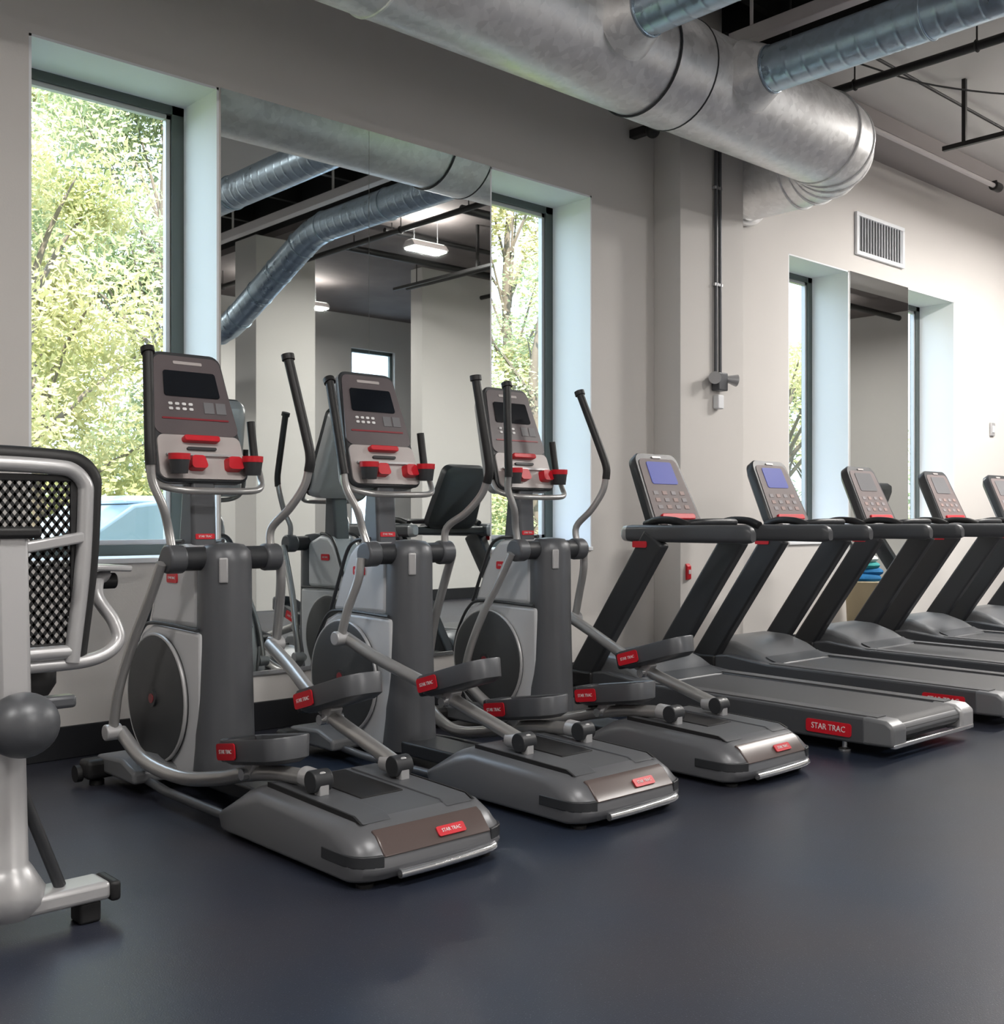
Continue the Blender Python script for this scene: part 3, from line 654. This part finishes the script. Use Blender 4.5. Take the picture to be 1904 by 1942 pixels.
# ================================================================== TREADMILLS
def treadmill():
    t=empty('treadmill',(5.085,2.5,0))
    for s in (-1,1):
        rl=MB().prism_x([(0.05,0.055),(0.03,0.10),(0.04,0.165),(0.08,0.18),(1.45,0.195),(1.75,0.23),(2.05,0.20),(2.08,0.08),(2.0,0.05)],*( sorted((s*0.285,s*0.405)))).build('side_rail',DECKM,t,bevel=0.012)
        MB().prism_x([(0.08,0.180),(1.45,0.196),(1.45,0.20),(0.08,0.186)],*sorted((s*0.29,s*0.37))).build('foot_rail',mat('foot_rail_rubber',(0.10,0.10,0.105),0.5,bump=0.15,bscale=400),rl)
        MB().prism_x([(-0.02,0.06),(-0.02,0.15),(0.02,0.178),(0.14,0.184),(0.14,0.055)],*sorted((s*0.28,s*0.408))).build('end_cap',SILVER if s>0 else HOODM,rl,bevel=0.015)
        MB().lathe([(0.03,0),(0.03,0.008),(0.012,0.015),(0.012,0.06)],(s*0.33,0.27,0),14).build('levelling_foot',CHROME,t)
        MB().lathe([(0.03,0),(0.03,0.02),(0.02,0.03),(0.02,0.06)],(s*0.33,1.9,0),14).build('levelling_foot',BLACK,t)
        up=MB().beam((s*0.372,1.97,0.15),(s*0.372,1.385,1.0),0.075,0.155).build('upright',CHAR,t,bevel=0.014)
        MB().box((s*0.372,1.955,0.17),(0.10,0.24,0.10)).build('upright_boot',BLACK,t,bevel=0.015)
        hr=MB(); prof=[(x,y-0.0475) for x,y in rrect(0.075,0.095,0.03,5)]
        def hring(q,sc=1.0,dz=0): return [(s*0.367+a*sc,q,1.022+b*sc+dz) for a,b in prof]
        hr.loft([hring(0.76,0.6,-0.01),hring(0.775,0.85,-0.003),hring(0.80,1.0),hring(1.56,1.0),hring(1.60,0.9)])
        h=hr.build('handrail',DECKM,t)
        MB().loft([hring(1.585,0.97),hring(1.615,0.9),hring(1.63,0.6)]).build('handrail_cap',SILVER,h)
        badge(t,(s*0.412,1.475,0.962),(0,s,0),(0,0,1),0.10,0.035,RED,None)
    badge(t,(-0.408,0.31,0.112),(0,-1,0),(0,0,1),0.24,0.062,RED,'STAR TRAC',0.86)
    badge(t,(0.408,0.31,0.112),(0,1,0),(0,0,1),0.24,0.062,RED,'STAR TRAC',0.86)
    # belt wraps the rear roller
    m=MB(); m.prism_x([(0.02,0.085),(-0.005,0.11),(-0.005,0.135),(0.02,0.165),(0.06,0.176),(1.50,0.186),(1.50,0.165),(0.08,0.09)],-0.275,0.275); m.build('running_belt',BELT,t,ang=60)
    MB().bx(-0.28,0.28,0.06,1.9,0.06,0.16).build('deck_core',CHAR,t)
    MB().bx(-0.40,0.40,-0.022,0.0,0.055,0.075).build('rear_strip',CHROME,t,bevel=0.004)
    MB().tube([(-0.27,0.03,0.125),(0.27,0.03,0.125)],0.036,18).build('rear_roller',HOODM,t)
    # motor hood
    prof=[(1.42,0.192),(1.50,0.215),(1.62,0.285),(1.74,0.325),(1.88,0.33),(2.0,0.29),(2.08,0.20),(2.09,0.10),(1.42,0.10)]
    def hring2(x,k): return [(x,q if z<0.21 else q, 0.10+(z-0.10)*k) for q,z in prof]
    MB().loft([hring2(-0.335,0.80),hring2(-0.315,0.92),hring2(-0.22,1.0),hring2(0.22,1.0),hring2(0.315,0.92),hring2(0.335,0.80)]).build('motor_hood',HOODM,t,bevel=0.012)
    MB().prism_x([(1.43,0.196),(1.50,0.219),(1.52,0.229),(1.52,0.222),(1.43,0.19)],-0.30,0.30).build('hood_lip',GREY,t)
    # cross bar, console
    MB().bx(-0.36,0.36,1.44,1.56,0.99,1.05).build('cross_bar',CHAR,t,bevel=0.018)
    MB().tube([(-0.22,1.40,1.05),(-0.20,1.30,1.075),(-0.12,1.24,1.085),(0.12,1.24,1.085),(0.20,1.30,1.075),(0.22,1.40,1.05)],0.020,12,smooth=5).build('grip_bar',CHAR,t)
    for s in (-1,1):
        MB().tube([(s*0.33,1.20,1.065),(s*0.34,1.28,1.09),(s*0.34,1.40,1.095),(s*0.33,1.50,1.07)],0.022,12,smooth=5).build('side_grip',BLACK,t)
    MB().beam((0,1.50,1.0),(0,1.62,1.16),0.26,0.06).build('console_neck',CHAR,t,bevel=0.015)
    P=plane_frame((0,1.525,1.05),(0,0.20,0.44))
    def ol(w,h,r,y0,z,wt): return [(x,y,z) for x,y in rrect(w,h,r,6,wt,y0)]
    m=MB(P); m.loft([ol(0.36,0.40,0.05,0.04,-0.075,0.32),ol(0.445,0.475,0.07,0.0,-0.045,0.39),ol(0.455,0.485,0.07,-0.004,0.0,0.40),ol(0.435,0.47,0.06,0.004,0.012,0.385)])
    c=m.build('console',CHAR,t)
    m=MB(P); m.loft([ol(0.40,0.425,0.04,0.016,0.008,0.345),ol(0.40,0.425,0.04,0.016,0.0155,0.345)]); m.build('console_face',FACE2,c)
    m=MB(P); m.loft([ol(0.235,0.145,0.015,0.275,0.014,0.225),ol(0.235,0.145,0.015,0.275,0.019,0.225)]); m.build('screen',BLUESCR,c)
    for r_ in range(3):
        for c_ in range(4):
            m=MB(P); x0=-0.14+c_*0.08; y0=0.115+r_*0.045
            m.prism_z([(x0,y0),(x0+0.04,y0),(x0+0.04,y0+0.024),(x0,y0+0.024)],0.0145,0.018); m.build('key_button',mat('warm_key',(0.34,0.24,0.22),0.6,bump=0.01) if (r_+c_)%2 else mat('grey_key',(0.27,0.25,0.26),0.6,bump=0.01),c)
    m=MB(P); m.prism_z(rrect(0.30,0.035,0.014,4,y0=0.045),0.012,0.032); m.build('stop_bar',RED,c,bevel=0.004)
    m=MB(P); m.prism_z(rrect(0.08,0.012,0.005,3,y0=0.445),0.012,0.018); m.build('brand_strip',TRAYM,c)
    return t
TL=['treadmill nearest the camera, blue screen lit, its red badge facing the aisle','second treadmill from the camera, blue screen lit, in front of the pilaster','third treadmill from the camera, grey console, in front of the first slim window','fourth treadmill from the camera, grey console, in front of the narrow mirror','fifth treadmill from the camera, grey console, cut by the right edge of the photo','sixth treadmill, farthest at the right edge, only its front uprights in view']
t0=treadmill()
grey_mesh=None
for i in range(6):
    t=t0 if i==0 else copy_tree(t0)
    t.location=(5.085+1.17*i,2.5,0)
    tag(t,TL[i],'treadmill','treadmills in a row')
    if i>=2:
        for c in t.children:
            for g in c.children:
                if g.name.startswith('screen'):
                    if grey_mesh is None:
                        grey_mesh=g.data.copy(); grey_mesh.materials[0]=GREYSCR
                    g.data=grey_mesh

# ================================================================== RECUMBENT BIKE
b=empty('recumbent_bike',(1.0,3.0,0)); tag(b,'silver recumbent exercise bike with mesh backrest, cut by the left edge','exercise bike')
MB().box((0,0,0.085),(0.50,0.11,0.05)).build('rear_foot_bar',SILVER,b,bevel=0.014)
for s in (-1,1):
    MB().box((s*0.262,0,0.08),(0.03,0.115,0.055)).build('foot_bar_cap',BLACK,b,bevel=0.01)
    MB().box((s*0.2,0,0.03),(0.06,0.07,0.06)).build('foot',BLACK,b,bevel=0.008)
MB().lathe([(0.06,0.06),(0.085,0.09),(0.092,0.13),(0.06,0.185),(0.05,0.20),(0.042,0.53)],(-0.005,0.0,0),24).build('pedestal',SILVER,b)
MB().tube([(0.015,0.0,0.42),(0.13,0.0,0.11)],0.016,12).build('strut',CHAR,b)
MB().sphere((-0.012,-0.13,0.58),0.09,28,16,(1,0.9,0.92)).build('seat_carriage',GREY,b)
MB().bx(-0.06,0.06,-0.10,0.5,0.50,0.58).build('seat_rail',SILVER,b,bevel=0.02)
MB().prism_x([(-0.05,0.55),(0.04,0.55),(0.03,1.06),(-0.02,1.06)],-0.042,0.042).build('back_post',SILVER,b,bevel=0.012)
MB().box((0.01,-0.01,1.065),(0.12,0.06,0.03)).build('post_clamp',BLACK,b,bevel=0.01)
pts=[(-0.195,0.70),(-0.225,0.95),(-0.235,1.15),(-0.232,1.20),(-0.20,1.235),(-0.15,1.245),(0,1.25),(0.15,1.245),(0.20,1.235),(0.232,1.20),(0.235,1.15),(0.225,0.95),(0.195,0.70)]
bf=MB().tube([(x,0.09,z) for x,z in pts],0.022,12,smooth=5).build('backrest_frame',SILVER,b)
MB().tube([(x*1.12,0.115,0.72+(z-0.72)*1.05) for x,z in pts],0.026,12,smooth=5).build('backrest_edge',BLACK,b)
MB().tube([(-0.21,0.09,0.73),(0.21,0.09,0.73)],0.02,12).build('backrest_lower_bar',SILVER,b)
MB().beam((0.04,0.06,1.02),(0.225,0.085,1.05),0.03,0.03,(0,0,1)).build('back_brace',SILVER,b,bevel=0.006)
MB().beam((-0.04,0.06,1.02),(-0.225,0.085,1.05),0.03,0.03,(0,0,1)).build('back_brace',SILVER,b,bevel=0.006)
mesh=MB(); step=0.026
def clipseg(k,sgn):
    x0,x1,z0,z1=-0.205,0.205,0.745,1.215
    pts=[]
    for x in (x0,x1):
        z=z0+ (x-x0)*sgn + k
        pts.append((x,z))
    (ax,az),(bx_,bz)=pts
    ts=[0.0,1.0]
    d=bz-az
    lo,hi=0.0,1.0
    for zz,up in ((z0,False),(z1,True)):
        if abs(d)<1e-9: continue
        tt=(zz-az)/d
        if (d>0)!=up: lo=max(lo,tt)
        else: hi=min(hi,tt)
    if hi-lo<0.03: return None
    f=lambda t:(ax+(bx_-ax)*t,az+(bz-az)*t)
    return f(lo),f(hi)
for sgn in (1.3,-1.3):
    for i in range(-40,60):
        sg=clipseg(i*step*1.25,sgn)
        if sg:
            (ax,az),(cx_,cz)=sg
            mesh.beam((ax,0.10,az),(cx_,0.10,cz),0.005,0.0085,(0,1,0))
mo=mesh.build('backrest_mesh',BLACK,b,smooth=False); mo['kind']='stuff'
o=MB(); 
for (x0,x1,z0,z1) in ((-0.215,-0.195,0.74,1.22),(0.195,0.215,0.74,1.22),(-0.215,0.215,1.205,1.225),(-0.215,0.215,0.735,0.755)): o.bx(x0,x1,0.094,0.106,z0,z1)
o.build('mesh_border',BLACK,b,bevel=0.003)
MB().loft([[(x,0.14+y,z) for x,y in rrect(0.40*k,0.40,0.09,5)] for k,z in ((0.9,0.60),(1.0,0.63),(1.0,0.67),(0.92,0.695))]).build('seat_cushion',BLACK,b)
for s in (-1,1):
    MB().tube([(s*0.05,0.10,0.695),(s*0.25,0.10,0.70),(s*0.335,0.11,0.74),(s*0.335,0.13,0.80),(s*0.30,0.16,0.87),(s*0.32,0.21,0.92),(s*0.36,0.25,0.93)],0.019,12,smooth=6).build('side_handle',SILVER,b)
    MB().cyl((s*0.345,0.25,0.915),(s*0.39,0.25,0.915),0.024).build('handle_end',BLACK,b,bevel=0.004)
    MB().box((s*0.325,0.255,0.957),(0.17,0.17,0.018),Matrix.Rotation(R(s*3),3,'Y')).build('arm_pad',SILVER,b,bevel=0.006)
    MB().tube([(s*0.36,0.25,0.925),(s*0.36,0.25,0.950)],0.014,10).build('pad_post',BLACK,b)
MB().box((0.13,0.02,0.605),(0.09,0.05,0.035)).build('adjust_lever',GREY,b,bevel=0.01)
MB().bx(-0.05,0.05,0.0,1.35,0.20,0.30).build('main_beam',SILVER,b,bevel=0.02)
MB().box((0,1.35,0.085),(0.55,0.10,0.05)).build('front_foot_bar',SILVER,b,bevel=0.014)
for s in (-1,1): MB().box((s*0.2,1.35,0.03),(0.06,0.07,0.06)).build('foot',BLACK,b,bevel=0.008)
MB().prism_x([(0.85,0.12),(0.82,0.45),(0.95,0.62),(1.25,0.66),(1.42,0.45),(1.42,0.15)],-0.09,0.09).build('drive_shroud',GREY,b,bevel=0.03)
MB().beam((0,1.2,0.62),(0,0.98,1.12),0.07,0.06).build('console_mast',SILVER,b,bevel=0.012)
P=plane_frame((0,0.93,1.1),(0,0.13,0.3)); m=MB(P); m.loft([[(x,y,z) for x,y in rrect(0.34*k,0.33,0.05)] for k,z in ((0.85,-0.07),(1,-0.02),(1,0.0),(0.95,0.01))]); m.build('console',CHAR,b)
m=MB(P); m.prism_z(rrect(0.22,0.12,0.015,y0=0.17),0.008,0.014); m.build('screen',SCREEN,b)
for s in (-1,1):
    MB().beam((s*0.10,1.0,0.40),(s*0.115,1.0+s*0.12,0.40+s*0.1),0.02,0.03).build('crank',CHROME,b)
    MB().box((s*0.17,1.0+s*0.12,0.40+s*0.1),(0.10,0.09,0.03)).build('pedal',BLACK,b,bevel=0.008)

# ================================================================== OUTDOORS
struct(MB().bx(-60,90,WY+WT+0.01,120,-0.3,-0.2).build('ground',GRASS))
def tree(x,y,h,rad,n,lm,label,sz=0.16,low=0.25,ncl=26):
    rnd=random.Random(int(x*131+y*17))
    t=empty('tree',(x,y,-0.2)); tag(t,label,'tree','trees outside the windows')
    tr=MB(); tr.tube([(0,0,0),(0.1,0.05,h*0.3),(-0.05,0.1,h*0.6),(0.1,0,h*0.88)],[0.22,0.17,0.10,0.03],10,smooth=4)
    clumps=[]
    for i in range(ncl):
        a=rnd.uniform(0,6.28); z=rnd.uniform(low,0.98)*h; k=math.sin(min(1,(z/h-low)/(1-low)*0.9+0.1)*math.pi)**0.6
        d=rad*k*rnd.uniform(0.35,1.0); c=Vector((d*math.cos(a),d*math.sin(a),z)); clumps.append((c,rnd.uniform(0.5,0.95)*rad*0.42))
        z0=max(0.2*h,z-0.25*h); tr.tube([(0.05,0.05,z0),(c.x*0.5,c.y*0.5,(z0+z)/2+0.1),tuple(c)],[0.045,0.028,0.008],6,smooth=3)
    tr.build('trunk',BARK,t)
    vs=[]; fs=[]
    for i in range(n):
        c,r=rnd.choice(clumps); d=Vector((rnd.gauss(0,1),rnd.gauss(0,1),rnd.gauss(0,0.8)))
        p=c+d.normalized()*r*rnd.uniform(0.2,1.05)**0.6
        u=Vector((rnd.gauss(0,1),rnd.gauss(0,1),rnd.gauss(0,1))).normalized(); v=u.orthogonal().normalized(); s=sz*rnd.uniform(0.6,1.3)
        o=len(vs); vs+= [p-u*s*0.6,p+v*s*0.3-u*s*0.05,p+u*s*0.6,p-v*s*0.3+u*s*0.05]; fs.append((o,o+1,o+2,o+3))
    me=bpy.data.meshes.new('foliage'); me.from_pydata([tuple(p) for p in vs],[],fs); me.materials.append(lm)
    o=bpy.data.objects.new('foliage',me); COL.objects.link(o); o.parent=t; o['kind']='stuff'
tree(4.2,12.3,6.0,2.2,30000,LEAF_Y,'yellow-green leafy tree filling the left of the big window',0.085,0.12)
tree(8.2,17.0,10.5,2.9,36000,LEAF_G,'taller green tree at the right of the big window',0.12,0.08,34)
tree(6.6,25.5,14.5,4.3,45000,LEAF_Y,'pale yellow tree behind, seen high in the big window',0.2,0.08,40)
tree(13.9,14.2,6.0,2.2,18000,LEAF_G,'green tree seen through the slim window beside the mirror',0.09,0.1)
tree(18.6,20.0,12.0,3.2,34000,LEAF_Y,'tall airy tree farther off through the slim window beside the mirror',0.16,0.08,36)
tree(24.5,15.0,6.5,2.4,9000,LEAF_G,'green tree outside the slim windows behind the treadmills',0.17,0.1)
tree(3.2,16.5,4.4,1.9,16000,LEAF_Y,'low bushy yellow tree behind the parked car',0.10,0.05)
tree(9.3,12.6,4.6,1.9,16000,LEAF_Y,'low green-yellow tree right of the parked car',0.09,0.05)
tree(18.0,11.8,5.0,1.8,9000,LEAF_Y,'small yellow-green tree just outside the slim windows',0.1,0.05)
# parked car
c=empty('parked_car',(4.4,9.4,-0.2)); tag(c,'pale blue parked car outside the big window','car')
body=[(-2.15,0.35),(-2.2,0.62),(-2.1,0.82),(-1.2,0.95),(1.05,0.97),(1.9,0.86),(2.2,0.70),(2.2,0.35),(1.75,0.22),(-1.75,0.22)]
def cring(y,k,dz=0): return [(x*k,y,z+dz) for x,z in body]
MB().loft([cring(-0.86,0.97),cring(-0.80,1.0),cring(0.80,1.0),cring(0.86,0.97)]).build('body',CARP,c,bevel=0.03)
cab=[(-1.25,0.94),(-0.55,1.42),(-0.1,1.48),(0.75,1.46),(1.45,0.95)]
MB().loft([[(x,-0.76,z) for x,z in cab],[(x*0.98,-0.62,z if z<1 else z+0.0) for x,z in cab],[(x*0.98,0.62,z) for x,z in cab],[(x,0.76,z) for x,z in cab]]).build('cabin_glass',CARG,c,bevel=0.03)
MB().prism_x([(-0.60,1.43),(0.60,1.43),(0.55,1.50),(-0.55,1.50)],-0.55,0.85).build('roof_panel',CARP,c,bevel=0.03)
for s in (-1,1):
    for x,z in ((-0.05,0),(0.72,0)): MB().beam((x,s*0.77,0.93),(x-0.05,s*0.66,1.46),0.06,0.03,(1,0,0)).build('pillar',CARP,c)
    for x in (-1.4,1.35):
        wv=MB().tube([(x,s*0.68,0.33),(x,s*0.88,0.33)],0.33,24).build('wheel',BLACK,c,bevel=0.03)
        MB().cyl((x,s*0.87,0.33),(x,s*0.895,0.33),0.2).build('hubcap',SILVER,wv)
    MB().box((-2.12,s*0.6,0.70),(0.12,0.32,0.12)).build('headlamp',CHROME,c,bevel=0.02)
